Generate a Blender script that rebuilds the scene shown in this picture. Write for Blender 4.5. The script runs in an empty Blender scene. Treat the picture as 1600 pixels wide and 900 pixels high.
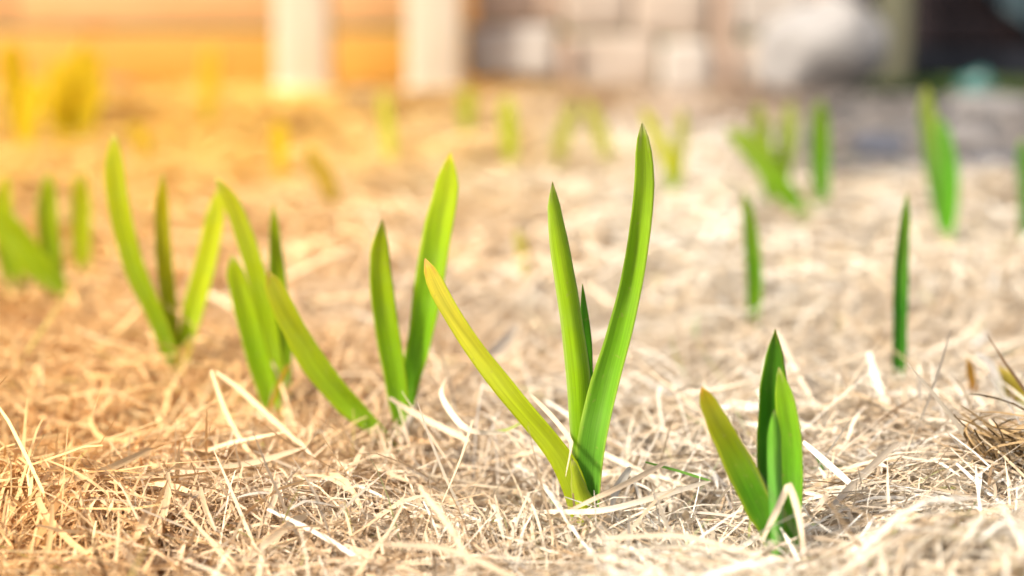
import bpy, bmesh, math, random
import numpy as np
from mathutils import Vector, Matrix
random.seed(7); rng = np.random.default_rng(7)
S = bpy.context.scene
C = S.collection
R = math.radians

# ------------------------------------------------------------------ camera
CAM_H, FPX, PITCH = 0.225, 2667.0, math.atan(410/2667.0)
cam = bpy.data.objects.new('camera', bpy.data.cameras.new('camera')); C.objects.link(cam)
cam.data.lens = 60; cam.data.sensor_width = 36
cam.data.clip_start = 0.01; cam.data.clip_end = 500
cam.location = (0, 0, CAM_H); cam.rotation_euler = (math.pi/2-PITCH, 0, 0)
cam.data.dof.use_dof = True; cam.data.dof.focus_distance = 0.82
cam.data.dof.aperture_fstop = 3.6; cam.data.dof.aperture_blades = 0
S.camera = cam
# ------------------------------------------------------------------ sky and sun
SUN_EL, SUN_AZ = 46, -124          # azimuth clockwise from +Y (the viewing direction): from behind the camera, to the left
w = bpy.data.worlds.new('World'); S.world = w; w.use_nodes = True
nt = w.node_tree; nt.nodes.clear()
sky = nt.nodes.new('ShaderNodeTexSky'); sky.sky_type = 'NISHITA'; sky.sun_disc = False
sky.sun_elevation = R(SUN_EL); sky.sun_rotation = R(SUN_AZ); sky.air_density = 1.0; sky.dust_density = 6.0; sky.ozone_density = 0.6
bg = nt.nodes.new('ShaderNodeBackground'); bg.inputs['Strength'].default_value = 0.10
wo = nt.nodes.new('ShaderNodeOutputWorld')
nt.links.new(sky.outputs[0], bg.inputs[0]); nt.links.new(bg.outputs[0], wo.inputs[0])
sun = bpy.data.objects.new('sun', bpy.data.lights.new('sun', 'SUN')); C.objects.link(sun)
sun.data.energy = 2.9; sun.data.angle = R(5); sun.data.color = (1.0, 0.93, 0.82)
sd = Vector((math.sin(R(SUN_AZ))*math.cos(R(SUN_EL)), math.cos(R(SUN_AZ))*math.cos(R(SUN_EL)), math.sin(R(SUN_EL))))
sun.rotation_euler = sd.to_track_quat('Z', 'Y').to_euler()
S.view_settings.view_transform = 'Standard'; S.view_settings.look = 'None'
S.view_settings.exposure = 0.97; S.view_settings.gamma = 1
S.render.engine = 'CYCLES'; S.cycles.use_denoising = True
S.cycles.max_bounces = 8; S.cycles.diffuse_bounces = 5; S.cycles.transmission_bounces = 4

# ------------------------------------------------------------------ helpers
cp, sp = math.cos(PITCH), math.sin(PITCH)
def at(px, py, Y):
    """world point at distance Y seen at a picture position (places things from image pixels, cast from the camera)"""
    u = (px-800)/FPX; v = (450-py)/FPX
    dx, dy, dz = u, cp+v*sp, -sp+v*cp
    t = Y/dy
    return Vector((dx*t, Y, CAM_H+dz*t))
def lin(r, g, b):
    f = lambda c: (c/12.92 if c <= 0.04045 else ((c+0.055)/1.055)**2.4)
    return (f(r/255), f(g/255), f(b/255))
def tag(o, label=None, cat=None, group=None, kind=None):
    if label: o['label'] = label
    if cat: o['category'] = cat
    if group: o['group'] = group
    if kind: o['kind'] = kind
    return o
def empty(name, loc):
    o = bpy.data.objects.new(name, None); C.objects.link(o); o.location = loc; o.empty_display_size = .02
    return o
def link(name, me, mat, parent=None):
    o = bpy.data.objects.new(name, me); C.objects.link(o)
    if mat: me.materials.append(mat)
    if parent:
        o.parent = parent; o.matrix_parent_inverse = Matrix.Translation(-parent.location)
    return o
def smooth(x): x = np.clip(x, 0, 1); return x*x*(3-2*x)
_tabs = [rng.random((64, 64)) for _ in range(6)]
def vnoise(x, y, k=0):
    x = np.asarray(x, float); y = np.asarray(y, float)
    xi = np.floor(x).astype(int); yi = np.floor(y).astype(int)
    fx = smooth(x-xi); fy = smooth(y-yi); T = _tabs[k % 6]
    a = T[xi % 64, yi % 64]; b = T[(xi+1) % 64, yi % 64]; c = T[xi % 64, (yi+1) % 64]; d = T[(xi+1) % 64, (yi+1) % 64]
    return (a*(1-fx)+b*fx)*(1-fy)+(c*(1-fx)+d*fx)*fy
def gauss(x, y, cx, cy, sx, sy): return np.exp(-((x-cx)/sx)**2-((y-cy)/sy)**2)
FOOT = [(at(q[0], q[1], q[2]).x, q[2]) for q in ((70, 445, 1.48), (128, 420, 1.62), (1176, 490, 1.34), (1403, 588, 1.10), (1262, 338, 2.02), (1478, 362, 1.86), (275, 560, 1.14), (822, 432, 1.55))]
def top(x, y):
    """height of the top of the straw"""
    x = np.asarray(x, float); y = np.asarray(y, float)
    z = 0.020*(vnoise(x*4+9, y*4+3, 0)-.5) + 0.018*(vnoise(x*11+5, y*11, 1)-.5) + 0.011*(vnoise(x*25, y*25+8, 2)-.5)
    z += 0.03*(vnoise(x*1.3+2, y*1.3+7, 3)-.5)*smooth((y-1.3)/1.5) + .016*(vnoise(x*6+1, y*5+2, 4)-.5)*smooth((y-1.2)/.8)
    z -= 0.034*gauss(x, y, 0.065, 0.828, 0.075, 0.036)          # hollow round the tall plant
    z -= 0.012*gauss(x, y, 0.03, 0.80, 0.045, 0.03)
    z += 0.015*gauss(x, y, 0.09, 0.64, 0.20, 0.05) - .024*gauss(x, y, .112, .742, .05, .035)             # near mound
    z += 0.010*gauss(x, y, 0.20, 0.66, 0.08, 0.05) + 0.020*gauss(x, y, 0.02, 0.770, 0.07, 0.020) + .012*gauss(x, y, -.068, .935, .05, .03)
    z += 0.010*gauss(x, y, -0.16, 0.80, 0.14, 0.06)
    z -= 0.016*gauss(x, y, -0.23, 1.00, 0.12, 0.08)
    for (a, b) in FOOT: z = z*(1-.9*gauss(x, y, a, b, .05*b, .09*b)) - (.012 if b > 1.3 else .004)*gauss(x, y, a, b-.03*b, .035*b, .06*b)
    z += 0.007*gauss(x, y, 0.20, 0.95, 0.07, 0.08)
    z -= 0.014*gauss(x, y, -0.07, 1.24, 0.08, 0.07)
    return z
def earthmask(x, y):                                            # bare grey earth at the far right
    return smooth((y-2.25-0.5*(vnoise(x*3, y*2, 4)-.5))/0.5)*smooth((x-0.13*y-0.02+0.3*(vnoise(x*2, y*3, 5)-.5))/0.35)
def golden(x, y):                                               # warm lens flare painted into the straw colour: strongest at the left
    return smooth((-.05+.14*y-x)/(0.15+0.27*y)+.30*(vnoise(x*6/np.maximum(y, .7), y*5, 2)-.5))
def strawcol(tone, x, y, brown=0):
    xs = [0, .15, .35, .6, .8, 1]
    cols = np.array([(.13, .075, .035), (.32, .215, .12), (.54, .405, .26), (.62, .51, .37), (.73, .64, .50), (.86, .80, .68)])
    c = np.stack([np.interp(tone, xs, cols[:, k]) for k in range(3)], -1)
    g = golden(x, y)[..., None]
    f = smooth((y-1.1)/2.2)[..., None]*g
    c = c*(1-g*np.array([-.16, .16, .55]))*(1-f*np.array([0, .0, .42]))  # warm flare tint goes into the straw colour here
    b = (smooth((y-3.1)/1.3)*(1-golden(x, y)))[..., None]; c = c*(1-b*np.array([.30, .38, .42]))   # browner, trampled towards the wall
    e = earthmask(x, y)[..., None]
    return c*(1-e)+(c.mean(-1, keepdims=True)*np.array([.34, .32, .30]))*e

# ------------------------------------------------------------------ materials
def mat(name):
    m = bpy.data.materials.new(name); m.use_nodes = True
    n = m.node_tree; n.nodes.clear()
    return m, n, (lambda t, **k: _node(n, t, **k))
def _node(n, t, **k):
    x = n.nodes.new('ShaderNode'+t)
    for a, v in k.items():
        if a.startswith('i_'): x.inputs[a[2:].replace('_', ' ')].default_value = v
        else: setattr(x, a, v)
    return x
def fibre_mat(name, transl, rough, streak, bump, spots=0.0):
    m, n, N = mat(name); L = n.links.new
    at_ = N('Attribute', attribute_name='Col'); uv = N('UVMap')
    mp = N('Mapping'); mp.inputs['Scale'].default_value = (streak, 2.0, 1); L(uv.outputs[0], mp.inputs[0])
    tx = N('TexNoise', i_Scale=1.0, i_Detail=5.0, i_Roughness=.72); L(mp.outputs[0], tx.inputs['Vector'])
    mr = N('MapRange'); L(tx.outputs['Fac'], mr.inputs['Value'])
    mr.inputs[1].default_value = .3; mr.inputs[2].default_value = .7; mr.inputs[3].default_value = .70; mr.inputs[4].default_value = 1.15
    mul = N('VectorMath', operation='SCALE'); L(at_.outputs['Color'], mul.inputs[0]); L(mr.outputs[0], mul.inputs['Scale'])
    col = mul.outputs[0]
    if spots:
        tc = N('TexCoord'); t2 = N('TexNoise', i_Scale=260.0, i_Detail=2.0); L(tc.outputs['Object'], t2.inputs['Vector'])
        r2 = N('MapRange'); L(t2.outputs['Fac'], r2.inputs['Value'])
        r2.inputs[1].default_value = .66; r2.inputs[2].default_value = .74; r2.inputs[3].default_value = 0; r2.inputs[4].default_value = spots
        mx = N('Mix', data_type='RGBA'); L(r2.outputs[0], mx.inputs[0]); L(col, mx.inputs[6]); mx.inputs[7].default_value = (.42, .38, .10, 1)
        col = mx.outputs[2]
        t3 = N('TexNoise', i_Scale=70.0, i_Detail=4.0); L(tc.outputs['Object'], t3.inputs['Vector'])          # waxy bloom in patches
        r3 = N('MapRange'); L(t3.outputs['Fac'], r3.inputs['Value'])
        r3.inputs[1].default_value = .42; r3.inputs[2].default_value = .70; r3.inputs[3].default_value = 0; r3.inputs[4].default_value = .14
        my = N('Mix', data_type='RGBA'); L(r3.outputs[0], my.inputs[0]); L(col, my.inputs[6]); my.inputs[7].default_value = (.30, .48, .10, 1)
        col = my.outputs[2]
    p = N('BsdfPrincipled', i_Roughness=rough); p.inputs['Specular IOR Level'].default_value = .35; L(col, p.inputs['Base Color'])
    t = N('BsdfTranslucent'); L(col, t.inputs[0])
    b = N('Bump', i_Strength=bump, i_Distance=.0004); L(tx.outputs['Fac'], b.inputs['Height']); L(b.outputs[0], p.inputs['Normal'])
    ms = N('MixShader'); ms.inputs[0].default_value = transl; L(p.outputs[0], ms.inputs[1]); L(t.outputs[0], ms.inputs[2])
    o = N('OutputMaterial'); L(ms.outputs[0], o.inputs[0])
    return m
M_straw = fibre_mat('straw', .12, .55, 5, .5)
M_leaf = fibre_mat('leaf', .45, .5, 26, .9, spots=.35)
M_grass = fibre_mat('grass', .35, .5, 4, .3)
def solid(name, col, col2, scale=8, rough=.7, bump=.3, stretch=(1, 1, 1), dist=.01):
    m, n, N = mat(name); L = n.links.new
    tc = N('TexCoord'); mp = N('Mapping'); mp.inputs['Scale'].default_value = stretch; L(tc.outputs['Object'], mp.inputs[0])
    tx = N('TexNoise', i_Scale=scale, i_Detail=6.0, i_Roughness=.62); L(mp.outputs[0], tx.inputs['Vector'])
    cr = N('ValToRGB'); cr.color_ramp.elements[0].position = .32; cr.color_ramp.elements[1].position = .68
    cr.color_ramp.elements[0].color = (*col2, 1); cr.color_ramp.elements[1].color = (*col, 1); L(tx.outputs['Fac'], cr.inputs[0])
    p = N('BsdfPrincipled', i_Roughness=rough); L(cr.outputs[0], p.inputs['Base Color'])
    b = N('Bump', i_Strength=bump, i_Distance=dist); L(tx.outputs['Fac'], b.inputs['Height']); L(b.outputs[0], p.inputs['Normal'])
    o = N('OutputMaterial'); L(p.outputs[0], o.inputs[0])
    return m

# ------------------------------------------------------------------ ground sheet
def ground():
    def axis(a, b, dense0, dense1, step, far):
        mid = list(np.arange(dense0, dense1+1e-6, step))
        lo = []; p = dense0; s = step
        while p > a: s *= far; p -= s; lo.append(max(p, a))
        hi = []; p = mid[-1]; s = step
        while p < b: s *= far; p += s; hi.append(min(p, b))
        return np.array(lo[::-1]+mid+hi)
    xs = axis(-120, 120, -.7, .7, .02, 1.07); ys = axis(-20, 200, .4, 1.7, .02, 1.06)
    X, Y = np.meshgrid(xs, ys)
    nearz = top(X, Y)-0.030
    Z = nearz*(1-smooth((Y-6)/3)) + .0*X
    Z += .02*(vnoise(X*2, Y*2, 1)-.5)*earthmask(X, Y)+.022*earthmask(X, Y)
    V = np.stack([X, Y, Z], -1).reshape(-1, 3); nx, ny = len(xs), len(ys)
    i = (np.arange(ny-1)[:, None]*nx+np.arange(nx-1)).ravel()
    F = np.stack([i, i+1, i+nx+1, i+nx], -1)
    me = bpy.data.meshes.new('ground'); me.from_pydata(V.tolist(), [], F.tolist())
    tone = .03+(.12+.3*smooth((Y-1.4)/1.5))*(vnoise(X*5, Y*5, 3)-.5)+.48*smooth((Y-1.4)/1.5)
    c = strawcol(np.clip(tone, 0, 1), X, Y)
    gr = smooth((Y-6.6)/.6)[..., None]; c = c*(1-gr)+np.array([.07, .12, .03])*gr
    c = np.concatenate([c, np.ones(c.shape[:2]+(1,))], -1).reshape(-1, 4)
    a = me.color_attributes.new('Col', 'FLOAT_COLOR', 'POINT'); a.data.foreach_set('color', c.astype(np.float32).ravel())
    m, n, N = mat('ground'); L = n.links.new
    at_ = N('Attribute', attribute_name='Col'); tc = N('TexCoord')
    t = N('TexNoise', i_Scale=34.0, i_Detail=8.0, i_Roughness=.7); L(tc.outputs['Object'], t.inputs['Vector'])
    mr = N('MapRange'); L(t.outputs['Fac'], mr.inputs['Value']); mr.inputs[1].default_value = .3; mr.inputs[2].default_value = .7; mr.inputs[3].default_value = .6; mr.inputs[4].default_value = 1.2
    sc = N('VectorMath', operation='SCALE'); L(at_.outputs['Color'], sc.inputs[0]); L(mr.outputs[0], sc.inputs['Scale'])
    p = N('BsdfPrincipled', i_Roughness=.9); L(sc.outputs[0], p.inputs['Base Color'])
    b = N('Bump', i_Strength=.6, i_Distance=.006); L(t.outputs['Fac'], b.inputs['Height']); L(b.outputs[0], p.inputs['Normal'])
    o = N('OutputMaterial'); L(p.outputs[0], o.inputs[0])
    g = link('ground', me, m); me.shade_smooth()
    return tag(g, kind='structure')
G = ground()

# ------------------------------------------------------------------ ribbons (straw, grass)
def ribbons(name, P, W, col, roll, parent=None, material=None, blunt=.55, cup=.0):
    """P: (n,k,3) centre lines, W: (n,) widths, col: (n,3), roll: (n,) -> one mesh"""
    n, k, _ = P.shape
    T = np.gradient(P, axis=1); T /= np.linalg.norm(T, axis=2, keepdims=True)+1e-12
    H = np.stack([-T[..., 1], T[..., 0], np.zeros((n, k))], -1)+1e-6; H /= np.linalg.norm(H, axis=2, keepdims=True)
    B = np.cross(T, H)
    rr = roll[:, None] if roll.ndim == 1 else roll
    Sd = H*np.cos(rr)[..., None]+B*np.sin(rr)[..., None]
    Nn = np.cross(T, Sd)
    s = np.linspace(0, 1, k)
    prof = np.minimum(1, blunt+(1-blunt)*np.sin(s*math.pi)*1.3); prof[-1] *= .35
    hw = (W[:, None]*prof/2)[..., None]
    if cup:
        cols_ = [P-Sd*hw+Nn*hw*cup, P, P+Sd*hw+Nn*hw*cup]
    else:
        cols_ = [P-Sd*hw, P+Sd*hw]
    m = len(cols_)
    V = np.stack(cols_, 2).reshape(-1, 3)
    base = np.arange(n)[:, None, None]*(k*m)+np.arange(k-1)[None, :, None]*m+np.arange(m-1)[None, None, :]
    F = np.stack([base, base+1, base+m+1, base+m], -1).reshape(-1, 4)
    me = bpy.data.meshes.new(name)
    me.vertices.add(len(V)); me.vertices.foreach_set('co', V.astype(np.float32).ravel())
    me.loops.add(F.size); me.loops.foreach_set('vertex_index', F.astype(np.int32).ravel())
    me.polygons.add(len(F)); me.polygons.foreach_set('loop_start', np.arange(0, F.size, 4, dtype=np.int32))
    me.update(calc_edges=True)
    sh = np.array([0, 1.]) if m == 2 else np.array([0, .5, 1])
    if col.ndim == 2: col = np.repeat(col[:, None], k, 1)
    c = np.repeat(col[:, :, None], m, 2)
    c = np.concatenate([c, np.ones(c.shape[:3]+(1,))], -1)
    a = me.color_attributes.new('Col', 'FLOAT_COLOR', 'POINT'); a.data.foreach_set('color', c.astype(np.float32).ravel())
    off = rng.random(n)*50
    uvv = np.stack([np.broadcast_to(sh[None, None, :], (n, k, m))*np.clip(W[:, None, None]/.0015, .4, 3)+off[:, None, None],
                    np.broadcast_to(s[None, :, None], (n, k, m))+off[:, None, None]], -1).reshape(-1, 2)
    uv = me.uv_layers.new(name='UVMap'); uv.data.foreach_set('uv', uvv[F.ravel()].astype(np.float32).ravel())
    me.shade_smooth()
    return link(name, me, material or M_straw, parent)
def lay(n, x, y, length, width, k, depth, pitch_s, curl, tone, flow=.35, lift=None):
    """strands lying in the mulch, following its surface"""
    phi = rng.random(n)*2*math.pi
    fl = 6.0*vnoise(x*3+40, y*3+11, 4); m = rng.random(n) < flow
    phi = np.where(m, fl+rng.normal(0, .35, n)+math.pi*(rng.random(n) < .5), phi)
    th = rng.normal(0, pitch_s, n)
    if lift is not None: th = np.where(rng.random(n) < lift, rng.uniform(.3, 1.1, n), th)
    kh = rng.normal(0, curl, n); kv = rng.normal(0, curl*.6, n)-.15
    kink = np.where(rng.random(n) < .10, rng.normal(0, .8, n), 0); kpos = rng.integers(1, k, n)
    t = np.linspace(-.5, .5, k)
    PH = phi[:, None]+kh[:, None]*t*2+kink[:, None]*(np.arange(k)[None]>=kpos[:, None])
    TH = th[:, None]+kv[:, None]*t*2
    D = np.stack([np.cos(PH)*np.cos(TH), np.sin(PH)*np.cos(TH), np.sin(TH)], -1)*(length/(k-1))[:, None, None]
    P = np.cumsum(D, 1); P -= P.mean(1, keepdims=True)
    P[..., 0] += x[:, None]; P[..., 1] += y[:, None]
    surf = top(P[..., 0], P[..., 1])
    P[..., 2] += surf-depth[:, None]
    P[..., 2] = np.maximum(P[..., 2], surf-.028)
    roll = rng.normal(0, .65, n)[:, None]+rng.normal(0, .8, n)[:, None]*t[None]
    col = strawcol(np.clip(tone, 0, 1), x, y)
    col *= 1+rng.normal(0, .04, (n, 1))
    hue = rng.normal(0, .05, (n, 1)); col = col*np.concatenate([1+hue*.4, 1-hue*.2, 1-hue*1.2], 1)
    g = rng.random(n) < .01
    col[g] = col[g]*np.array([.62, .80, .42])
    return P, width, np.clip(col, 0, .95), roll
def wedge(n, y0, y1, pw=1.0, margin=.08, slope=.335):
    y = y0+(y1-y0)*rng.random(n)**pw
    # keep in proportion to local width
    x = (rng.random(n)*2-1)*(slope*y+margin)
    return x, y
def clear(x, y, pts, r):
    ok = np.ones(len(x), bool)
    for (a, b) in pts: ok &= ((x-a)**2+(y-b)**2) > r*r
    return ok
n = 70000
x, y = wedge(n, .50, 1.55, .85)
L_ = np.clip(rng.lognormal(math.log(.055), .5, n), .012, .17)
W_ = np.clip(rng.lognormal(math.log(.00112), .48, n), .00035, .0038)
dep = rng.random(n)**.75*.028-.002
tone = rng.normal(.69, .26, n)+.22*(vnoise(x*14, y*14, 5)-.5)
ok = rng.random(n) > .88*np.maximum(gauss(x, y, .075, .832, .06, .026), gauss(x, y, -.005, .815, .022, .02))
x, y, L_, W_, dep, tone = [q[ok] for q in (x, y, L_, W_, dep, tone)]; n = len(x)
ok = clear(x, y, [(.108, .738)], .016) | (rng.random(n) < .35)
x, y, L_, W_, dep, tone = [q[ok] for q in (x, y, L_, W_, dep, tone)]; n = len(x)
near_straw = ribbons('straw_mulch', *lay(n, x, y, L_, W_, 8, dep, .25, .17, tone, lift=.06))
tag(near_straw, 'tangled pale dry straw mulch covering the near ground', 'straw', kind='stuff')
n = 15000                                                       # chaff and broken bits
x, y = wedge(n, .52, 1.5, .85)
f = ribbons('straw_chaff', *lay(n, x, y, rng.uniform(.003, .012, n), rng.uniform(.0006, .0020, n), 3, rng.random(n)*.016-.003, .5, .6, rng.normal(.60, .32, n)))
tag(f, 'small broken flakes and chaff scattered through the near mulch', 'straw', kind='stuff')
n = 9000                                                        # hair-thin fibres
x, y = wedge(n, .52, 1.4, .85)
f = ribbons('straw_fibres', *lay(n, x, y, rng.uniform(.02, .06, n), rng.uniform(.00025, .0006, n), 9, rng.random(n)*.012-.003, .3, 1.4, rng.normal(.6, .22, n), lift=.05))
tag(f, 'hair thin curled straw fibres lying over the near mulch', 'straw', kind='stuff')
n = 34000
x, y = wedge(n, 1.5, 3.4, .9, slope=.34)
dep = rng.random(n)*.022-.002
ok = rng.random(n) > earthmask(x, y)*.93
x, y, dep = x[ok], y[ok], dep[ok]; n = len(x)
f = ribbons('distant_straw_mulch', *lay(n, x, y, rng.uniform(.05, .15, n), rng.uniform(.002, .0055, n), 4, dep, .2, .3, rng.normal(.72, .24, n)+.5*(vnoise(x*7, y*5, 5)-.5)))
tag(f, 'dry straw mulch spread across the middle of the bed', 'straw', kind='stuff')
n = 1500
x, y = wedge(n, 1.35, 3.0, .9, slope=.34)
ok = rng.random(n) > earthmask(x, y)*.95; x, y = x[ok], y[ok]; n = len(x)
f = ribbons('loose_broad_straw', *lay(n, x, y, rng.uniform(.06, .15, n), rng.uniform(.0025, .0052, n), 7, rng.random(n)*.010-.012, .22, .22, rng.normal(.68, .20, n)))
tag(f, 'scattered broad straw stalks on top of the mulch in the middle distance', 'straw', kind='stuff')
n = 34000
x, y = wedge(n, 3.3, 6.2, .9, slope=.36)
ok = rng.random(n) > np.maximum(earthmask(x, y)*.93, smooth((y-4.4)/1.2)*.55*(1-golden(x, y)))
x, y = x[ok], y[ok]; n = len(x)
f = ribbons('far_straw_mulch', *lay(n, x, y, rng.uniform(.06, .16, n), rng.uniform(.004, .010, n), 3, rng.random(n)*.022-.006, .2, .4, rng.normal(.64, .22, n)+1.0*(vnoise(x*4, y*2.5, 5)-.5)))
tag(f, 'dry straw mulch at the far end of the bed by the fence', 'straw', kind='stuff')
# broad single straws lying on top, each its own piece of the ground
n = 190
x, y = wedge(n, .60, 1.35, .9, margin=.0, slope=.30)
P, W, col, roll = lay(n, x, y, np.clip(rng.lognormal(math.log(.065), .35, n), .03, .13), rng.uniform(.0018, .0034, n), 9, rng.random(n)*.006-.004, .16, .35, rng.normal(.66, .16, n))
keep = clear(x, y, [(.035, .80), (.11, .735), (-.06, .95)], .03)
for i in range(n):
    if not keep[i]: continue
    o = ribbons('straw', P[i:i+1], W[i:i+1], col[i:i+1], roll[i:i+1]*.7, G, cup=.25)

# ------------------------------------------------------------------ leaves
def catmull(pts, vals, n):
    pts = [Vector(p) for p in pts]; K = len(pts)
    # parametrise by length
    d = [0]
    for a, b in zip(pts, pts[1:]): d.append(d[-1]+(b-a).length)
    out = []; wv = []
    for i in range(n+1):
        s = d[-1]*i/n
        j = max(k for k in range(K-1) if d[k] <= s+1e-9)
        u = (s-d[j])/(d[j+1]-d[j])
        p0 = pts[j-1] if j else pts[0]*2-pts[1]; p1, p2 = pts[j], pts[j+1]; p3 = pts[j+2] if j+2 < K else pts[-1]*2-pts[-2]
        q = .5*((2*p1)+(p2-p0)*u+(2*p0-5*p1+4*p2-p3)*u*u+(3*p1-p0-3*p2+p3)*u**3)
        v0, v1 = vals[j], vals[j+1]; uu = u*u*(3-2*u)
        out.append(q); wv.append(v0+(v1-v0)*uu)
    return out, wv
GREEN, DARK, LIME, YEL = (.13, .36, .012), (.045, .26, .012), (.38, .58, .01), (.90, .66, .03)
def leaf(parent, Y, pts, widths, roll=0, twist=0, fold=.25, cols=(GREEN, GREEN, LIME), edge=LIME, tipcol=(.58, .50, .20), point=.10, lean=0, n=30, m=9, thick=.0011, name='leaf', label=None):
    """pts: picture positions base->tip at distance Y (third value = extra distance); widths in picture pixels"""
    P = [at(p[0], p[1], Y+(p[2] if len(p) > 2 else 0)) for p in pts]
    sc = [(p.y)/FPX/cp for p in P]
    W = [w*s*.91 for w, s in zip(widths, sc)]
    d = (P[0]-P[1]).normalized(); P.insert(0, P[0]+d*.022+Vector((0, 0, -.006))); W.insert(0, W[0]*.8)
    path, ws = catmull(P, W, n)
    V = []; Cc = []; UV = []
    wmax = max(W)
    
    for i, (p, wd) in enumerate(zip(path, ws)):
        s = i/n
        t = (path[min(i+1, n)]-path[max(i-1, 0)]).normalized()
        tow = Vector((0, -1, 0)); tow = (tow-t*tow.dot(t)).normalized()
        rl = R(roll+twist*(s-.5))
        nn = Matrix.Rotation(rl, 3, t) @ tow
        sd_ = t.cross(nn)
        pt = point*1.25
        if s > 1-pt:
            q = (s-(1-pt))/pt; wd = wd*max(.02, (1-q**2.4))**.62
        hw = wd/2/max(.45, math.cos(rl))
        fo = fold*(1-.8*max(0, s-.75)*4)
        row = []
        for back in (0, 1):
            rngm = range(m) if not back else range(m-1, -1, -1)
            for j in rngm:
                u = -1+2*j/(m-1)
                th = thick*(.25+.75*(1-u*u))*min(1, .10+hw/(wmax*.4))
                off = abs(u)**1.5*fo*hw*2-fo*hw
                wav = .00035*math.sin(s*19+u*2+parent.location.x*300)
                V.append(p+sd_*(u*hw)+nn*(off+wav+(th/2 if not back else -th/2)))
                # leaf colour: base, middle, tip, pale margin; some carry painted light
                a = Vector(cols[0]); b = Vector(cols[1]); c = Vector(cols[2])
                k = a.lerp(b, min(1, s/.5)) if s < .5 else b.lerp(c, (s-.5)/.5)
                if tipcol: k = k.lerp(Vector(tipcol), max(0, min(1, (s-.965+.015*math.sin(u*5+pts[0][0]))/.03)))
                e = max(0, abs(u)-.72)/.28
                k = k.lerp(Vector(edge), .65*e)*1.06
                k = k*(1-.16*max(0, 1-abs(u)*4))
                Cc.append((*k, 1)); UV.append((u*.5+.5, s*1.5))
    r = 2*m; F = []
    for i in range(n):
        for j in range(r):
            a = i*r+j; b = i*r+(j+1) % r
            F.append((a, b, b+r, a+r))
    F.append(tuple(range(r))[::-1]); F.append(tuple(n*r+j for j in range(r)))
    me = bpy.data.meshes.new(name); me.from_pydata([v for v in V], [], F)
    a = me.color_attributes.new('Col', 'FLOAT_COLOR', 'POINT'); a.data.foreach_set('color', np.array(Cc, np.float32).ravel())
    uv = me.uv_layers.new(name='UVMap')
    for lp in me.loops: uv.data[lp.index].uv = UV[lp.vertex_index]
    me.shade_smooth()
    o = link(name, me, M_leaf, parent)
    if label: o['label'] = label
    return o
def plant(px, py, Y, label, group='young green shoots coming up through the straw', cat='plant', name='garlic_shoot'):
    p = at(px, py, Y); p.z = float(top(p.x, p.y))-.01
    return tag(empty(name, p), label, cat, group)
def shade(c, k): return tuple(min(.95, v*k) for v in c)
def mixc(a, b, t): return tuple(x*(1-t)+y*t for x, y in zip(a, b))
GL = (.36, .60, .006); GY = (.56, .66, .008); G2 = (.20, .50, .008)

# tall plant in the middle
A = plant(912, 790, .805, 'tallest sharp green shoot in the middle, one yellow leaf leaning far left')
leaf(A, .805, [(910, 800, -.006), (889, 735, -.006), (860, 690, -.006), (800, 618, -.004), (740, 540, 0), (692, 465, .004), (664, 404, .006)], [42, 44, 41, 38, 35, 32, 25], roll=-22, twist=-10, fold=.20,
     cols=((.50, .60, .02), (.54, .66, .02), (.84, .72, .08)), edge=GY, tipcol=(.75, .38, .10), point=.07, label='yellow-tipped leaf leaning left')
leaf(A, .812, [(915, 760, 0), (909, 660, 0), (904, 580, 0), (891, 480), (878, 400), (867, 330), (863, 284)], [34, 42, 42, 38, 34, 26, 15], roll=12, twist=25, fold=-.28,
     cols=(G2, GL, (.46, .66, .02)), edge=(.60, .72, .22), tipcol=(.62, .6, .2), point=.10)
leaf(A, .822, [(921, 720, 0), (920, 640, 0), (916, 560), (913, 500), (910, 444)], [16, 18, 19, 18, 14], roll=25, fold=.3, cols=((.07,.32,.012), (.10,.40,.012), (.14, .44, .012)), edge=(.2, .45, .02), tipcol=LIME, point=.25)
leaf(A, .805, [(921, 778, -.004), (926, 700, -.004), (944, 610, 0), (966, 530), (985, 450), (998, 370), (1006, 290), (1005, 235), (1003, 192)], [44, 47, 48, 43, 39, 37, 35, 30, 22], roll=-14, twist=62, fold=.34,
     cols=((.12, .38, .05), (.22, .50, .01), (.44, .64, .012)), edge=(.50, .66, .06), tipcol=(.75, .68, .3), point=.075)
leaf(A, .797, [(916, 800, -.004), (906, 770, -.004), (899, 738, -.006), (893, 715, -.006)], [40, 30, 16, 6], roll=0, fold=-.4, cols=((.62, .62, .2), (.5, .6, .03), (.5, .6, .03)), edge=(.6, .6, .2), point=.1, n=12, name='sheath')
# pair behind it on the left
Bp = plant(612, 668, .955, 'green shoot left of the tallest one with two upright leaves and one leaning left')
leaf(Bp, .955, [(627, 672), (619, 600), (607, 530), (597, 460), (593, 400), (597, 342)], [24, 38, 41, 40, 33, 17], roll=10, twist=20, fold=.22, cols=(G2, mixc(G2, GL, .8), GY), edge=GY, point=.12)
leaf(Bp, .965, [(632, 655), (640, 600), (656, 535), (671, 450), (686, 360), (698, 300), (704, 238)], [24, 34, 42, 50, 50, 42, 22], roll=-14, twist=-22, fold=.26, cols=((.11, .40, .012), mixc(G2, GL, .4), GY), edge=GY, tipcol=YEL, point=.10)
leaf(Bp, .945, [(588, 672), (540, 625), (495, 570), (457, 505), (432, 455), (419, 424)], [30, 46, 49, 44, 38, 26], roll=-18, twist=-10, fold=.22, cols=(G2, (.36, .52, .012), (.52, .52, .015)), edge=GY, tipcol=(.42, .16, .05), point=.08, label='leaf leaning left with a brown tip')
leaf(Bp, .94, [(635, 692), (638, 665), (648, 640), (652, 624)], [18, 16, 9, 3], fold=-.3, cols=((.45, .36, .34), (.62, .55, .46), (.7, .63, .52)), edge=(.66, .6, .5), point=.2, n=12, name='dry_sheath', label='papery white sheath')
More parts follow.
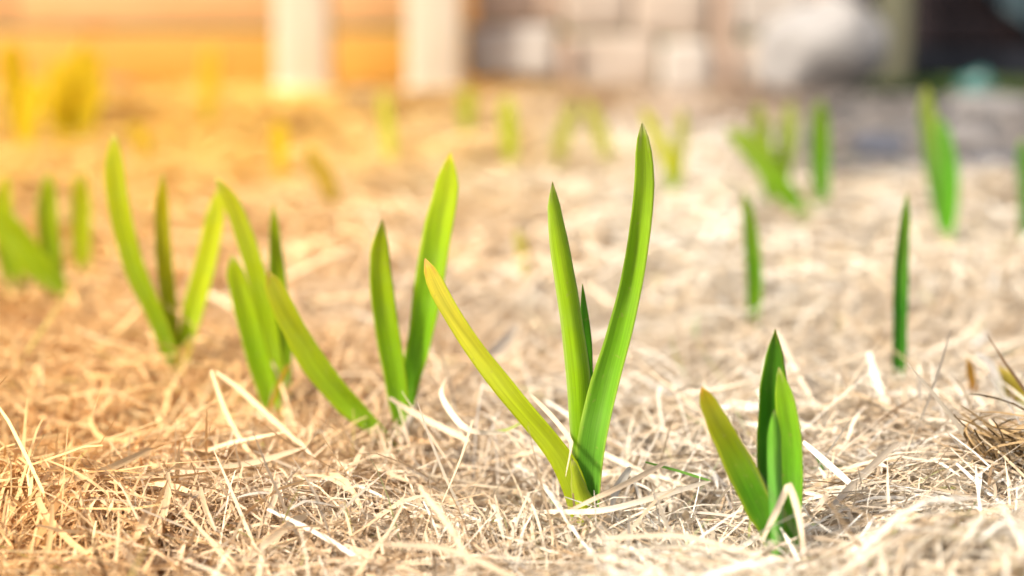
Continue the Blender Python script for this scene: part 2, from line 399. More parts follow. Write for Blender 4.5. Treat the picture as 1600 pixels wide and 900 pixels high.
D = plant(430, 625, 1.03, 'soft green shoot left of the brown-tipped leaf, its longest leaf curving to the left')  # leaves from here to the left edge are yellowed to carry warm flare
leaf(D, 1.03, [(424, 630), (404, 560), (385, 490), (370, 435), (362, 398)], [34, 40, 38, 32, 20], roll=8, fold=.2, cols=(GL, GL, GY), edge=GY, point=.12)
leaf(D, 1.05, [(436, 625), (424, 540), (410, 460), (390, 390), (366, 325), (336, 276)], [32, 38, 36, 34, 30, 18], roll=-15, twist=20, fold=.2, cols=((.26, .48, .006), (.42, .58, .006), (.68, .66, .02)), edge=GY, point=.10)
leaf(D, 1.07, [(442, 610), (441, 520), (434, 440), (429, 370), (427, 318)], [26, 30, 27, 20, 12], roll=20, fold=.25, cols=((.22, .44, .008), (.36, .54, .008), GY), edge=GL, point=.2)
leaf(D, 1.03, [(436, 600, -.02), (450, 572, -.02), (458, 565, -.02)], [6, 7, 4], cols=((.7, .4, .02),)*3, edge=(.7, .4, .02), point=.2, n=8, name='dry_leaf', label='small orange dry leaf')
E = plant(275, 560, 1.14, 'soft three-leaved green shoot in a wide V at left centre')
leaf(E, 1.14, [(272, 565), (243, 490), (214, 425), (193, 350), (181, 280), (178, 208)], [30, 34, 38, 40, 38, 24], roll=-12, fold=.2, cols=((.22, .40, .006), (.40, .54, .006), (.66, .66, .008)), edge=(.62, .55, .012), point=.10)
leaf(E, 1.15, [(270, 555), (264, 480), (256, 400), (253, 335), (254, 268)], [22, 27, 27, 24, 14], roll=14, fold=.2, cols=((.28, .44, .005), (.54, .58, .005), (.74, .64, .006)), edge=(.6, .5, .012), point=.14)
leaf(E, 1.15, [(288, 550), (304, 480), (322, 415), (335, 350), (344, 290)], [28, 38, 38, 34, 20], roll=-18, fold=.2, cols=(GL, GY, (.66, .68, .008)), edge=(.66, .66, .02), point=.12)
leaf(E, 1.12, [(280, 575), (292, 545), (302, 520)], [22, 22, 10], cols=((.5, .42, .1), (.62, .5, .08), (.7, .55, .12)), edge=(.6, .5, .1), point=.2, n=8, name='sheath')
F_ = plant(60, 450, 1.48, 'blurred green shoot at the left edge with a broad leaf crossing from the frame side')
leaf(F_, 1.46, [(98, 455), (60, 415), (20, 365), (-20, 320), (-55, 285)], [36, 52, 55, 48, 30], roll=-10, fold=.2, cols=((.28, .46, .004), (.40, .54, .004), GY), edge=GY, point=.12)
leaf(F_, 1.50, [(88, 445), (78, 380), (74, 330), (76, 268)], [32, 38, 36, 22], roll=10, fold=.2, cols=((.28, .46, .006), (.42, .56, .006), GY), edge=(.65, .5, .012), point=.15)
leaf(F_, 1.50, [(25, 450), (12, 380), (6, 320), (10, 270)], [42, 42, 34, 20], roll=-10, fold=.2, cols=((.22, .40, .006), (.34, .48, .006), (.62, .58, .008)), edge=(.65, .5, .012), point=.15)
F2 = plant(128, 420, 1.62, 'single yellow-green blade standing right of the left edge shoot')
leaf(F2, 1.62, [(128, 420), (127, 370), (127, 320), (124, 268)], [30, 34, 34, 22], roll=6, fold=.2, cols=(GY, GY, (.6, .6, .012)), edge=(.7, .62, .02), point=.15)
# front right plant; its yellow edge colours paint in the backlit margins
Gp = plant(1212, 850, .742, 'short broad dark green shoot at lower right, nearest to the camera')
leaf(Gp, .735, [(1204, 838), (1186, 790), (1161, 735), (1133, 680), (1110, 635), (1096, 604)], [30, 50, 52, 44, 32, 19], roll=-14, twist=-12, fold=.30, cols=((.06, .27, .008), (.12, .36, .008), (.50, .42, .01)), edge=(.55, .55, .03), tipcol=(.75, .38, .04), point=.09, label='leaf leaning left with an orange tip')
leaf(Gp, .752, [(1212, 830), (1208, 760), (1205, 690), (1206, 620), (1209, 560), (1211, 514)], [46, 58, 60, 52, 38, 20], roll=14, twist=5, fold=.30, cols=((.035, .24, .008), (.06, .30, .008), (.12, .36, .01)), edge=(.35, .50, .02), tipcol=(.5, .5, .03), point=.16)
leaf(Gp, .745, [(1238, 868), (1240, 800), (1238, 740), (1235, 680), (1228, 630), (1217, 574)], [24, 30, 38, 40, 34, 22], roll=-24, fold=.3, cols=((.05, .3, .03), (.20, .56, .03), (.34, .60, .012)), edge=(.45, .62, .04), point=.16)
leaf(Gp, .727, [(1214, 800), (1211, 740), (1210, 690), (1210, 640)], [26, 26, 24, 18], roll=0, fold=-.45, cols=((.14, .48, .06), (.20, .54, .08), (.22, .54, .03)), edge=(.06, .28, .012), point=.16)
Hp = plant(1176, 490, 1.34, 'slim pale-tipped single blade right of the tallest shoot')
leaf(Hp, 1.34, [(1177, 490), (1178, 440), (1174, 380), (1168, 330), (1162, 298)], [24, 29, 27, 20, 12], roll=8, fold=.25, cols=((.26, .44, .012), (.16, .40, .012), (.3, .44, .03)), edge=LIME, point=.15)
I_ = plant(1403, 588, 1.10, 'slim dark green single blade standing in pale straw at right')
leaf(I_, 1.10, [(1402, 595), (1404, 540), (1405, 470), (1408, 400), (1413, 350), (1418, 300)], [22, 26, 27, 25, 20, 10], roll=15, fold=.35, cols=((.07, .28, .012), (.07, .36, .02), (.30, .50, .05)), edge=(.10, .33, .02), point=.15)
J = plant(1262, 338, 2.02, 'blurred green shoot at right with a pale slanting leaf and one dark upright leaf')
leaf(J, 2.02, [(1268, 352), (1238, 312), (1200, 265), (1170, 228), (1136, 200)], [26, 32, 36, 34, 24], roll=-10, fold=.2, cols=((.10, .36, .02), (.26, .50, .012), (.48, .62, .08)), edge=LIME, point=.12)
leaf(J, 2.10, [(1284, 335), (1281, 280), (1280, 220), (1281, 155)], [20, 32, 34, 26], roll=12, fold=.2, cols=((.10, .42, .01), (.20, .50, .008), (.30, .46, .01)), edge=G2, point=.14)
J2 = plant(1212, 315, 2.22, 'faint pair of blurred blades behind the slanting leaf at right')
leaf(J2, 2.22, [(1208, 322), (1200, 270), (1190, 215), (1184, 160)], [28, 32, 30, 22], roll=6, fold=.2, cols=((.14, .38, .012), (.3, .46, .012), (.48, .5, .10)), edge=LIME, point=.14)
leaf(J2, 2.24, [(1216, 318), (1222, 270), (1230, 215), (1236, 158)], [26, 30, 30, 22], roll=-8, fold=.2, cols=((.2, .42, .02), (.36, .5, .05), (.5, .52, .16)), edge=LIME, point=.14)
K = plant(1478, 362, 1.86, 'blurred two-leaved shoot at right, the taller leaf pale-tipped, the other bright green')
leaf(K, 1.88, [(1474, 355), (1464, 300), (1455, 240), (1449, 185), (1446, 134)], [22, 30, 32, 30, 24], roll=10, fold=.2, cols=((.13, .42, .03), (.28, .52, .10), (.5, .56, .08)), edge=(.35, .55, .1), point=.13)
leaf(K, 1.85, [(1480, 366), (1482, 320), (1482, 270), (1474, 215), (1466, 180)], [22, 31, 33, 28, 18], roll=-14, fold=.2, cols=((.16, .52, .01), (.14, .48, .02), (.20, .44, .07)), edge=G2, point=.16)
Lp = plant(1602, 375, 1.80, 'green blade cut off by the right edge of the frame')
leaf(Lp, 1.80, [(1606, 378), (1606, 320), (1602, 265), (1598, 215)], [30, 34, 32, 22], roll=10, fold=.2, cols=((.12, .42, .03), (.10, .40, .03), (.2, .44, .06)), edge=G2, point=.14)
Np = plant(1590, 640, 1.0, 'short ochre blade with bleached dry tip at the right edge')
leaf(Np, 1.0, [(1612, 662), (1596, 630), (1576, 600), (1558, 574)], [40, 36, 34, 26], roll=-10, fold=.3, cols=((.22, .34, .012), (.40, .38, .012), (.72, .55, .12)), edge=(.6, .5, .05), point=.12)
leaf(Np, .995, [(1558, 596), (1548, 570), (1530, 556), (1518, 556)], [16, 14, 11, 4], roll=0, fold=.2, cols=((.7, .6, .4), (.88, .84, .78), (.93, .9, .85)), edge=(.9, .85, .8), point=.15, n=14, name='dry_tip', label='bleached dry tip')
N2 = plant(1518, 600, 1.02, 'small orange-brown dead tip poking from straw near the right edge')
leaf(N2, 1.02, [(1521, 606), (1516, 585), (1513, 556)], [12, 17, 11], roll=15, cols=((.6, .35, .05), (.62, .28, .03), (.55, .3, .06)), edge=(.6, .4, .1), point=.2, n=12)
# soft, far blades: (base px, py, distance, tip px, py, width, colours, label)
YG = ((.50, .56, .02), (.66, .68, .03), (.74, .72, .08)); YY = ((.72, .54, .004), (.82, .60, .004), (.86, .62, .006)); OL = ((.42, .44, .03), (.58, .58, .06), (.66, .66, .12)); BR = ((.45, .45, .01), (.52, .60, .008), (.60, .62, .01))  # YY: leaf yellow with the warm flare painted in
far = [
 (822, 432, 1.55, 808, 358, 24, ((.45, .42, .01), (.60, .50, .02), (.60, .55, .1)), 'small yellow blurred sprout in the straw between the two tall shoots'),
 (1062, 312, 2.25, 1004, 168, 30, YG, 'blurred olive blade leaning left just right of the tallest tip'),
 (1058, 300, 2.3, 1068, 168, 26, OL, 'faint pale blade upright right of the tallest tip'),
 (1056, 316, 2.2, 1046, 262, 24, ((.17, .42, .01), (.25, .48, .01), (.4, .5, .02)), 'short bright green blurred blade low to the right of the tallest tip'),
 (866, 275, 2.7, 898, 158, 32, OL, 'far olive blade leaning right above the thin upright leaf'),
 (955, 268, 2.7, 916, 156, 30, OL, 'far olive blade leaning left beside the tallest tip'),
 (798, 262, 2.65, 792, 148, 34, BR, 'far bright yellow-green blade above the centre'),
 (728, 205, 3.4, 732, 134, 32, BR, 'far pale yellow-green blade in front of the second white post'),
 (612, 262, 2.7, 598, 140, 28, YG, 'faint yellowish far blade left of the second white post'),
 (528, 330, 2.1, 478, 228, 34, ((.42, .36, .01), (.62, .42, .01), (.7, .5, .05)), 'olive-yellow blurred blade leaning left in the flare-tinted straw'),
 (440, 275, 2.6, 436, 185, 34, YY, 'yellow blurred blade below the first white post'),
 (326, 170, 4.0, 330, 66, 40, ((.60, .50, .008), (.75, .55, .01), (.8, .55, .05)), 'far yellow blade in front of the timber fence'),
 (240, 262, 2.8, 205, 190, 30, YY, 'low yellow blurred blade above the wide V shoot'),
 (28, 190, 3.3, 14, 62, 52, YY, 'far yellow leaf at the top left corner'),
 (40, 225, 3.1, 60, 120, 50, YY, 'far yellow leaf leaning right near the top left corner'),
]
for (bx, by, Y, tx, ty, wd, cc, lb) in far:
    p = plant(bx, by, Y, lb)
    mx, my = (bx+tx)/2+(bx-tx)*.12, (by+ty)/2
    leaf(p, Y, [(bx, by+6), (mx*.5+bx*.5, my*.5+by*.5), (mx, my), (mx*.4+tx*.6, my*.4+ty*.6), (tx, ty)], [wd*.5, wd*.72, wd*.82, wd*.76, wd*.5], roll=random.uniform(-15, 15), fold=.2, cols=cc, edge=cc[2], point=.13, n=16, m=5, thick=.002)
p = plant(110, 200, 3.2, 'far clump of broad flare-yellowed leaves at the top left')  # yellows of both left clumps include painted flare
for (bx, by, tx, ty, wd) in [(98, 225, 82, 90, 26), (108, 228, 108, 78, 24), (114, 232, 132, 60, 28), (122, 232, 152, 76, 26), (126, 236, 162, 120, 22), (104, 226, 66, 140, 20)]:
    mx, my = (bx+tx)/2, (by+ty)/2
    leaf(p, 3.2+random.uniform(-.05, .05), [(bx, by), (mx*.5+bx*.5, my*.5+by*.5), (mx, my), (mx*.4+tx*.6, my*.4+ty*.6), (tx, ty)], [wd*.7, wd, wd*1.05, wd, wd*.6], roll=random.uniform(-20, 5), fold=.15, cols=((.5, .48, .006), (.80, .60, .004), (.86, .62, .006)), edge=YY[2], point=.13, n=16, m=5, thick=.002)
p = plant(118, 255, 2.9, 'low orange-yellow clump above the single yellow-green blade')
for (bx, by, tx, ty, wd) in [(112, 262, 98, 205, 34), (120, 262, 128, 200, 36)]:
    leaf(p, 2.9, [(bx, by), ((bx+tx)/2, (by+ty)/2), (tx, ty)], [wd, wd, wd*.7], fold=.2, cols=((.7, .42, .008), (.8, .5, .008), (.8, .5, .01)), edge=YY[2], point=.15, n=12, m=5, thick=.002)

# ------------------------------------------------------------------ single straws one can point to
def hero(Y, pts, wpx, tone, label, name='loose_straw', cat='straw', roll=.9, col=None, cup=.3, blunt=.6):
    P = [at(p[0], p[1], Y+(p[2] if len(p) > 2 else 0)) for p in pts]
    path, _ = catmull(P, [1]*len(P), 16)
    A_ = np.array([[tuple(v) for v in path]]); c = A_[0, 8]
    loc = Vector(path[0]); A_ = A_-np.array(tuple(loc))
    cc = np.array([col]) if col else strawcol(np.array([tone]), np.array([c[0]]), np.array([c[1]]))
    o = ribbons(name, A_, np.array([wpx*Y/FPX]), cc, np.array([roll]), None, M_grass if cat == 'grass' else M_straw, cup=cup, blunt=blunt)
    o.location = loc
    return tag(o, label, cat, 'single dry straws lying loose on the mulch' if cat == 'straw' else None)
hero(.90, [(338, 582, .05), (372, 606, .04), (420, 650, .02), (472, 697, 0)], 9, .80, 'long pale straw slanting down to the right below the soft green shoot')
hero(.88, [(330, 578, .06), (352, 640, .03), (378, 690, .01), (404, 722, 0)], 9, .78, 'flat pale straw crossing under the long slanting one, pointing down')
hero(.84, [(225, 742, 0), (320, 735, 0), (400, 722, .01), (474, 700, .02)], 11, .80, 'long pale straw lying almost level across the left foreground')
hero(.80, [(60, 760, .0), (150, 740, .01), (240, 700, .05)], 12, .75, 'broad flare-tinted straw at far left foreground rising to the right')
hero(.75, [(205, 860, 0), (222, 820, 0), (236, 785, .01)], 14, .72, 'short broad straw standing on edge in the left foreground')
hero(1.12, [(715, 620, -.06), (755, 570, -.02), (800, 520, .04), (812, 505, .05)], 20, .9, 'broad bleached straw blade behind the yellow leaning leaf')
hero(.86, [(700, 588, .06), (690, 612, .03), (702, 640, .01), (725, 668, 0), (748, 676, 0), (792, 676, .01)], 10, .90, 'white papery curl with a hair tip between the two tall shoots')
hero(.93, [(608, 622, -.02), (640, 642, -.02), (690, 668, -.03), (735, 690, -.05)], 10, .72, 'tan straw passing in front of the base of the two upright leaves')
hero(.84, [(740, 655, .02), (720, 720, -.02), (690, 790, -.05)], 10, .70, 'soft pale straw blade pointing down left of the tallest shoot')
hero(.79, [(824, 612, .03), (862, 650, .01), (888, 682, -.01), (893, 700, -.012), (884, 745, -.02)], 8, .62, 'thin bent straw draped over the yellow leaning leaf')
hero(.79, [(890, 798, -.02), (945, 772, -.02), (1000, 745, -.0), (1042, 722, .02)], 9, .45, 'brown straw lying across the foot of the tallest shoot')
hero(.77, [(842, 800, 0), (940, 798, -.01), (1030, 775, 0), (1110, 752, .02)], 10, .80, 'long pale straw in front of the tallest shoot rising to the right')
hero(.80, [(955, 800, .0), (960, 770, .01), (985, 730, .03)], 14, .85, 'short wide pale straw right of the foot of the tallest shoot')
hero(.71, [(1190, 848, 0), (1212, 800, .0), (1230, 762, .01), (1238, 768, 0), (1252, 820, -.01), (1258, 880, -.03)], 12, .60, 'folded straw bent like a hairpin before the short dark shoot')
hero(.70, [(930, 842, .0), (1060, 838, -.0), (1160, 862, -.01), (1250, 880, -.02)], 10, .6, 'thick soft straw stretched across the foreground before the short dark shoot')
hero(.80, [(1300, 790, -.03), (1350, 740, 0), (1404, 690, .03)], 12, .62, 'wide flat pale-green straw right of the short dark shoot')
hero(.83, [(1255, 690, .0), (1300, 730, -.02), (1345, 770, -.04)], 10, .95, 'white straw slanting down right beside the short dark shoot')
hero(1.0, [(1212, 515, .10), (1250, 590, .02), (1285, 650, -.03)], 9, .75, 'soft long straw slanting down from the tip of the short dark shoot')
hero(.98, [(1160, 612, -.02), (1230, 590, 0), (1300, 570, .02), (1358, 548, .03)], 8, .55, 'brown straw twig rising right behind the short dark shoot')
hero(.98, [(1430, 700, -.02), (1434, 640, 0), (1436, 590, .01), (1440, 560, .01)], 11, .85, 'upright bleached straw stub below the slim dark blade at right')
hero(1.0, [(1358, 550, .02), (1372, 600, 0), (1395, 650, -.02)], 14, .97, 'bleached straw blade pointing down left of the slim dark blade foot')
hero(1.7, [(1235, 355, .2), (1262, 400, .05), (1290, 470, -.1)], 20, .95, 'blurred bright straw slanting down in the middle distance at right')
hero(.86, [(1505, 668, .0), (1515, 700, -.0), (1520, 745, -.01)], 9, .95, 'white straw hooked downward left of the dark dried tuft')
hero(.86, [(1545, 655, 0), (1580, 700, -.01), (1605, 690, 0)], 8, .6, 'tan straw arching over the dark dried tuft')
hero(.76, [(1325, 800, 0), (1340, 850, 0), (1330, 905, -.01)], 15, .8, 'soft tan straw pointing down at the lower right foreground')
hero(.66, [(590, 850, 0), (700, 860, -.0), (810, 905, -.01)], 11, .62, 'thick pale blurred straw at the bottom centre')
hero(.68, [(655, 760, .03), (700, 820, 0), (740, 890, -.03)], 11, .62, 'soft pale straw blade leaning down at the bottom centre left')
hero(.80, [(1008, 722, .02), (1060, 736, .02), (1112, 752, .02)], 5, 0, 'thin green grass blade in the hollow right of the tallest shoot', name='grass_blade', cat='grass', col=(.16, .36, .05), cup=0)
hero(.86, [(745, 676, .02), (790, 672, .01), (836, 648, 0)], 6, 0, 'thin greenish grass blade left of the foot of the tallest shoot', name='grass_blade', cat='grass', col=(.34, .40, .10), cup=0)
hero(.86, [(1275, 712, .0), (1284, 730, .0), (1290, 745, 0)], 6, 0, 'tiny green grass tip right of the short dark shoot', name='grass_blade', cat='grass', col=(.16, .38, .08), cup=0)
# dark dried tuft at the right edge
c = at(1602, 722, .84); n = 230
P = np.zeros((n, 9, 3)); a = rng.random(n)*2*math.pi; r0 = rng.random(n)*.020
t = np.linspace(0, 1, 9)[None]
ln = rng.uniform(.015, .050, n)[:, None]; cu = rng.normal(0, 2.2, n)[:, None]; up = rng.uniform(.1, 1.1, n)[:, None]
P[..., 0] = (r0*np.cos(a))[:, None]+ln*t*np.cos(a[:, None]+cu*t)*.8
P[..., 1] = (r0*np.sin(a))[:, None]+ln*t*np.sin(a[:, None]+cu*t)*.5
P[..., 2] = -.012+ln*(t*up*1.2-t*t*.5*up)
tf = ribbons('dried_tuft', P, rng.uniform(.0006, .0018, n), np.array([.33, .22, .10])*rng.uniform(.25, 1.5, (n, 1)), rng.normal(0, .8, n))
tf.location = (c.x, c.y, float(top(c.x, c.y))+.010)
tag(tf, 'dark brown dried root tuft on the straw at the right edge', 'dried plant')

# ------------------------------------------------------------------ background: fence, posts, stones, crate
def box(sx, sy, sz, bev=.006, noise=0, seg=2, cuts=0, seed=0):
    bm = bmesh.new(); bmesh.ops.create_cube(bm, size=1)
    bmesh.ops.scale(bm, vec=(sx, sy, sz), verts=bm.verts)
    bmesh.ops.bevel(bm, geom=bm.edges[:], offset=bev, segments=seg, profile=.6, affect='EDGES')
    if cuts:
        bmesh.ops.subdivide_edges(bm, edges=[e for e in bm.edges if e.calc_length() > min(sx, sy, sz)*.5], cuts=cuts, use_grid_fill=True)
    if noise:
        from mathutils import noise as mn
        for v in bm.verts: v.co += mn.noise_vector(v.co*9+Vector((seed, seed*2, 0)))*noise
    me = bpy.data.meshes.new('box'); bm.to_mesh(me); bm.free(); me.shade_smooth()
    return me
def put(name, me, m, parent, loc, rot=(0, 0, 0)):
    me.name = name
    o = bpy.data.objects.new(name, me); C.objects.link(o); me.materials.append(m)
    if parent: o.parent = parent; o.location = Vector(loc)-parent.location
    else: o.location = loc
    o.rotation_euler = rot
    return o
wood = [solid('flare_tinted_timber', (.62, .34, .06), (.52, .26, .035), 3, .6, .25, (1, 1, 12)),  # warm lens flare is painted into this timber colour
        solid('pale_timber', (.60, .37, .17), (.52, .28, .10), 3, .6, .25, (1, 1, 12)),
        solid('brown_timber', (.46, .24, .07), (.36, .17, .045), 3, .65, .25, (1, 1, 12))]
white = solid('white_paint', (.68, .60, .48), (.60, .51, .38), 6, .5, .15, (4, 4, 1))
fx0 = -4.2; fx1 = at(885, 40, 6.45).x
fence = tag(empty('timber_fence', (0, 6.45, 0)), 'flare-tinted timber board fence across the upper left behind the straw', 'fence')
rows = [(.005, .195, 0), (.222, .155, 1), (.385, .17, 0), (.562, .17, 1), (.74, .17, 0)]
for ri, (z0, h, mi) in enumerate(rows):
    xs = [fx0, -2.15+.3*(ri % 2), at(478, 0, 6.45).x, at(680, 0, 6.45).x, fx1]
    for j in range(4):
        a, b = xs[j]+.004, xs[j+1]-.004
        mm = wood[mi] if not (j == 3 and ri == 1) else wood[2]
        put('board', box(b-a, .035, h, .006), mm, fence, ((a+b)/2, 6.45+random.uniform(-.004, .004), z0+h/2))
for px in (-350, 150, 478, 680):
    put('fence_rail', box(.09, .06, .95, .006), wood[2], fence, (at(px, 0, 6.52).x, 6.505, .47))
for px, lb in ((476, 'white painted square post before the fence, nearer the left corner'), (680, 'white painted square post standing where timber fence meets pale stones')):
    x_ = at(px, 60, 5.85).x
    e = tag(empty('fence_post', (x_, 5.85, 0)), lb, 'post', 'white posts before the timber fence')
    put('post_shaft', box(.185, .16, 1.05, .012), white, e, (x_, 5.85, .49))
    put('post_cap', box(.215, .19, .03, .01), white, e, (x_, 5.85, 1.03))
    put('post_foot', box(.20, .175, .05, .012), white, e, (x_, 5.85, .005))
# pale stones stacked in a low wall
stone_m = [solid('cream_stone', (.52, .44, .36), (.42, .33, .25), 5, .8, .5), solid('pink_stone', (.52, .39, .30), (.43, .31, .22), 5, .8, .5), solid('white_stone', (.54, .49, .43), (.44, .38, .32), 5, .8, .5)]
wallo = tag(empty('stone_wall', (at(940, 60, 5.95).x, 5.95, 0)), 'low wall of pale cream stones between the second white post and the white sack', 'wall')
blocks = [ # px0, px1, py0, py1, material, dy
 (728, 868, 42, 122, 2, -.05), (871, 898, 60, 135, 1, -.03), (900, 1030, 55, 140, 0, 0), (1034, 1112, 66, 146, 2, -.06),
 (1115, 1150, 76, 150, 1, -.02), (1152, 1250, 60, 142, 0, 0),
 (742, 838, -42, 38, 1, -.01), (840, 876, -42, 38, 1, .0), (879, 985, -42, 52, 0, .0), (988, 1112, -40, 61, 0, .0), (1115, 1147, -40, 73, 1, -.01), (1150, 1262, -40, 54, 2, .0), (1268, 1352, -40, 20, 0, .0)]
for k in range(13):
    a = 735+k*47; blocks.append((a, a+44+random.uniform(-4, 2), -90+random.uniform(-3, 3), -44, k % 3, random.uniform(0, .05)))
for k, (x0, x1, y0, y1, mi, dy) in enumerate(blocks):
    Y = 5.95+dy; a = at(x0, y1, Y); b = at(x1, y0, Y)
    sx, sz = b.x-a.x, b.z-a.z
    put('stone', box(sx, .24, sz, min(sx, sz)*.16, .012, 3, 2, k), stone_m[mi], wallo, ((a.x+b.x)/2, Y+.12, (a.z+b.z)/2), (0, random.uniform(-.02, .02), 0))
# white sack
def sack():
    bm = bmesh.new(); bmesh.ops.create_uvsphere(bm, u_segments=36, v_segments=24, radius=1)
    from mathutils import noise as mn
    for v in bm.verts:
        c = v.co.copy(); s = lambda q, e: math.copysign(abs(q)**e, q)
        zz = c.z
        x_ = s(c.x, .7)*.205; y_ = s(c.y, .8)*.13; z_ = .150+s(zz, .75)*.155
        x_ += .065*(zz+.3)                                   # leans to the right
        if zz > .3: x_ = .065*(zz+.3)+(x_-.065*(zz+.3))*(1-.62*(zz-.3)); y_ *= 1-.5*(zz-.3)
        q = Vector((x_, y_, z_)); q += mn.noise_vector(q*7)*.030+mn.noise_vector(q*16)*.014+mn.noise_vector(q*34)*.004
        v.co = q
    me = bpy.data.meshes.new('sack'); bm.to_mesh(me); bm.free(); me.shade_smooth(); return me
sk_p = at(1272, 150, 5.55)
sk = tag(empty('sack', (sk_p.x, 5.55, 0)), 'slumped greyish white sack leaning on the stones beside the dark crate', 'sack')
put('sack_body', sack(), solid('sack_cloth', (.36, .34, .32), (.24, .23, .22), 9, .8, .5), sk, (sk_p.x, 5.55, .0))
neck = bpy.data.meshes.new('sack_neck'); bm = bmesh.new()
rings = []
for i, (z, r) in enumerate([(0, .055), (.02, .030), (.03, .028), (.05, .045), (.075, .07)]):
    rings.append([bm.verts.new((math.cos(q*math.pi/12)*r*(1+.15*(q % 2)), math.sin(q*math.pi/12)*r*.7*(1+.15*(q % 2)), z)) for q in range(24)])
for a, b in zip(rings, rings[1:]):
    for q in range(24): bm.faces.new((a[q], a[(q+1) % 24], b[(q+1) % 24], b[q]))
bm.faces.new(rings[-1]); bm.to_mesh(neck); bm.free(); neck.shade_smooth()
put('sack_neck', neck, sk.children[0].data.materials[0], sk, (sk_p.x+.085, 5.55, .285), (0, .25, 0))
# grey-green post
gp = at(1392, 60, 6.05)
gpm = solid('mossy_timber', (.20, .185, .12), (.13, .13, .075), 5, .85, .5, (3, 3, 1))
gpo = tag(empty('weathered_post', (gp.x, 6.05, 0)), 'weathered grey-green post between the white sack and the dark crate', 'post')
put('post_shaft', box(.12, .12, .9, .012, .003, 2, 2), gpm, gpo, (gp.x, 6.05, .44))
put('post_cap', box(.15, .15, .025, .008), gpm, gpo, (gp.x, 6.05, .905))
# dark crate
cm = solid('dark_maroon_timber', (.022, .008, .010), (.012, .004, .005), 4, .6, .3, (1, 1, 8))
cm2 = solid('blue_black_timber', (.018, .020, .030), (.010, .011, .018), 4, .6, .3, (1, 1, 8))
x0 = at(1432, 60, 6.3).x; x1 = at(1740, 60, 6.3).x
cr = tag(empty('dark_crate', ((x0+x1)/2, 6.5, 0)), 'big nearly black maroon crate in the upper right corner', 'crate')
for k in range(6):
    z0 = .035+k*.118
    put('slat', box(x1-x0, .03, .108, .006), cm if k else cm2, cr, ((x0+x1)/2, 6.3, z0+.054))
    put('slat', box(.03, .44, .108, .006), cm, cr, (x0+.018, 6.54, z0+.054))
for xx in (x0+.04, x1-.04): put('corner_post', box(.06, .05, .76, .006), cm, cr, (xx, 6.345, .38))
put('back_panel', box(x1-x0-.08, .03, .70, .006), cm, cr, ((x0+x1)/2, 6.77, .38))
put('lid', box(x1-x0+.03, .54, .03, .008), cm, cr, ((x0+x1)/2, 6.54, .765))
# blue-grey tarpaulin over its right side
tp = bmesh.new(); nx, nz = 26, 26; g = []
ta = at(1538, -10, 6.2); tw = x1-ta.x+.1
for i in range(nx+1):
    u = i/nx; row = []
    for j in range(nz+1):
        q = j/nz
        if q < .35: yy = .45*(1-q/.35); zz = .80+.012*math.sin(u*14)*.5
        else:
            s = (q-.35)/.65; drop = .80-(.80-(.36-.34*min(1, u*1.5)))*s; zz = drop; yy = -.03-.03*math.sin(u*22+s*2)*s-.02*s
        row.append(tp.verts.new((u*tw-.02*math.sin(q*9), yy, zz)))
    g.append(row)
for i in range(nx):
    for j in range(nz): tp.faces.new((g[i][j], g[i+1][j], g[i+1][j+1], g[i][j+1]))
bmesh.ops.solidify(tp, geom=tp.faces[:], thickness=.004)
tme = bpy.data.meshes.new('tarpaulin'); tp.to_mesh(tme); tp.free(); tme.shade_smooth()
o = put('tarpaulin', tme, solid('blue_grey_cloth', (.060, .11, .13), (.045, .085, .105), 6, .6, .3), None, (ta.x, 6.25, 0))
tag(o, 'blue-grey tarpaulin hanging over the right side of the dark crate', 'tarpaulin')
# mossy grass strip in front of the crate
n = 5200
x = rng.uniform(1.18, 2.2, n); y = 5.75+rng.random(n)*.5-.1*rng.random(n)
ht = rng.uniform(.02, .055, n)
a = rng.random(n)*6.28; t = np.linspace(0, 1, 4)[None]
P = np.stack([x[:, None]+.02*np.cos(a)[:, None]*t**2, y[:, None]+.02*np.sin(a)[:, None]*t**2, -.012+ht[:, None]*t], -1)
mixv = smooth((x-1.45)/.5)[:, None]
col = (np.array([.055, .11, .012])*(1-mixv)+np.array([.13, .17, .05])*mixv)*rng.uniform(.6, 1.4, (n, 1))
gs = ribbons('grass', P, rng.uniform(.003, .006, n), col, rng.random(n)*3, None, M_grass)
tag(gs, 'short mossy green grass in front of the dark crate', 'grass', kind='stuff')
# teal watering-can rose lying in the grass: a small teal pail
tq = at(1524, 124, 5.55); bm = bmesh.new()
prof = [(r*.72, z*.9) for r, z in [(.0, .0), (.055, 0), (.062, .05), (.070, .085), (.074, .088), (.070, .082), (.058, .01), (0, .01)]]
rr_ = []
for (r, z) in prof: rr_.append([bm.verts.new((math.cos(q*math.pi/12)*r, math.sin(q*math.pi/12)*r, z)) for q in range(24)] if r > 0 else [bm.verts.new((0, 0, z))])
for a, b in zip(rr_, rr_[1:]):
    for q in range(24):
        f = [a[q % len(a)], a[(q+1) % len(a)], b[(q+1) % len(b)], b[q % len(b)]]
        f = list(dict.fromkeys(f))
        if len(f) > 2: bm.faces.new(f)
pm = bpy.data.meshes.new('pail_body'); bm.to_mesh(pm); bm.free(); pm.shade_smooth()
teal = solid('teal_plastic', (.03, .14, .12), (.025, .10, .09), 8, .4, .05)
pe = tag(empty('pail', (tq.x, 5.55, 0)), 'small teal pail lying in the grass before the dark crate', 'pail')
put('pail_body', pm, teal, pe, (tq.x-.04, 5.55, .018), (0, R(80), R(15)))
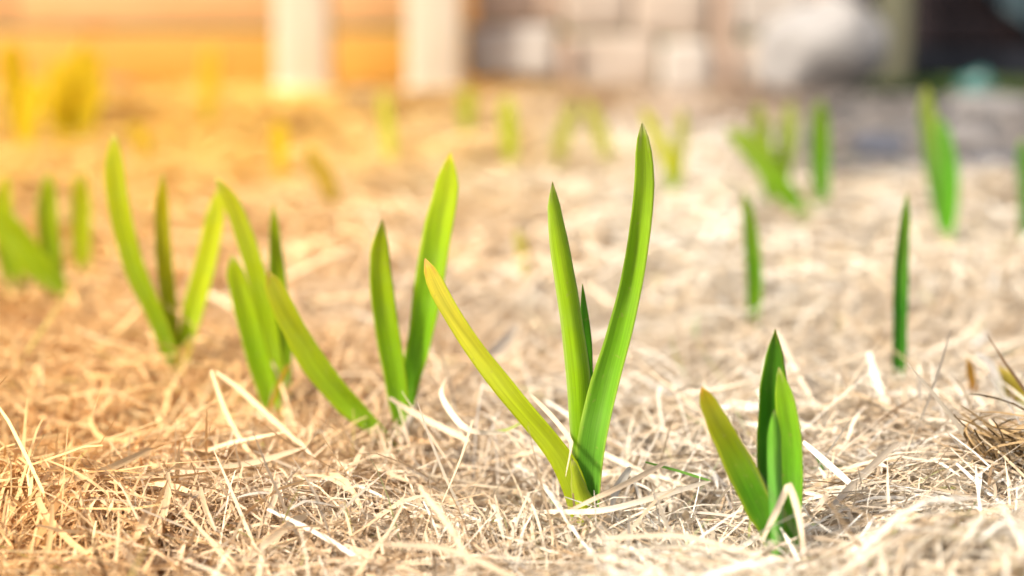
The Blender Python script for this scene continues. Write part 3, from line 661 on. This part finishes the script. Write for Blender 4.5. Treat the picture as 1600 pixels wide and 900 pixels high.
# stones and clods on the bare earth at right
rockm = [solid('slate_rock', (.10, .105, .13), (.055, .06, .08), 20, .8, .6), solid('grey_rock', (.27, .25, .24), (.17, .16, .15), 20, .85, .6), solid('brown_rock', (.20, .15, .10), (.10, .075, .05), 20, .85, .6)]
def rock(sx, sy, sz, seed):
    from mathutils import noise as mn
    bm = bmesh.new(); bmesh.ops.create_icosphere(bm, subdivisions=3, radius=1)
    for v in bm.verts:
        f = 1+.35*mn.noise(v.co*1.3+Vector((seed, 0, 0)))+.12*mn.noise(v.co*4+Vector((0, seed, 0)))
        v.co = Vector((v.co.x*sx*f, v.co.y*sy*f, v.co.z*sz*f))
    me = bpy.data.meshes.new('rock'); bm.to_mesh(me); bm.free(); me.shade_smooth(); return me
rocks = [(1375, 248, 55, 30, 0, 'flat dark slate-blue rock on bare earth between the right-hand shoots'),
 (1545, 272, 62, 20, 0, 'long dark rock on bare earth near the right edge'), (1330, 232, 26, 14, 2, 'small brown stone left of the flat slate rock'),
 (1500, 215, 60, 30, 1, 'large pale grey rock right of the two-leaved shoot'), (1195, 128, 16, 12, 2, 'small dark stone at the foot of the white sack'),
 (185, 138, 40, 20, 2, 'brown clod by the far yellow clump at upper left'), (556, 155, 36, 16, 2, 'brown clod on the straw between the white posts'),
 (1550, 165, 70, 22, 1, 'flat pale grey rock by the teal pail'), (1000, 490, 20, 10, 2, 'small dark clod in the straw right of the tallest shoot')]
for k, (px, py, hw, hh, mi, lb) in enumerate(rocks):
    Y = 600/(py-40); q = at(px, py, Y); s = Y/FPX
    z = float(top(q.x, q.y))+(.0 if mi != 0 else .006)
    o = put('rock', rock(hw*s, hw*s*.7, hh*s*.9, k*3.3), rockm[mi], None, (q.x, q.y, z-.004), (0, 0, random.random()*.4-.2))
    tag(o, lb, 'rock')

# clods over the bare earth at the far right
bm = bmesh.new()
for k in range(520):
    y_ = random.uniform(2.3, 5.6); x_ = random.uniform(.13*y_, .36*y_+.1)
    if random.random() > float(earthmask(x_, y_)): continue
    r = random.uniform(.006, .026)
    m4 = Matrix.Translation((x_, y_, float(top(x_, y_))-.004)) @ Matrix.Rotation(random.random()*6, 4, 'Z') @ Matrix.Diagonal((r*1.3, r, r*.7, 1))
    res = bmesh.ops.create_icosphere(bm, subdivisions=1, radius=1, matrix=m4)
    for v in res['verts']: v.co += Vector((random.uniform(-1, 1), random.uniform(-1, 1), random.uniform(-1, 1)))*r*.22
me = bpy.data.meshes.new('soil_clods'); bm.to_mesh(me); bm.free()
o = put('soil_clods', me, solid('grey_earth', (.24, .21, .19), (.12, .105, .09), 30, .9, .6), None, (0, 0, 0))
tag(o, 'grey crumbly soil clods on the bare earth at the far right', 'soil', kind='stuff')
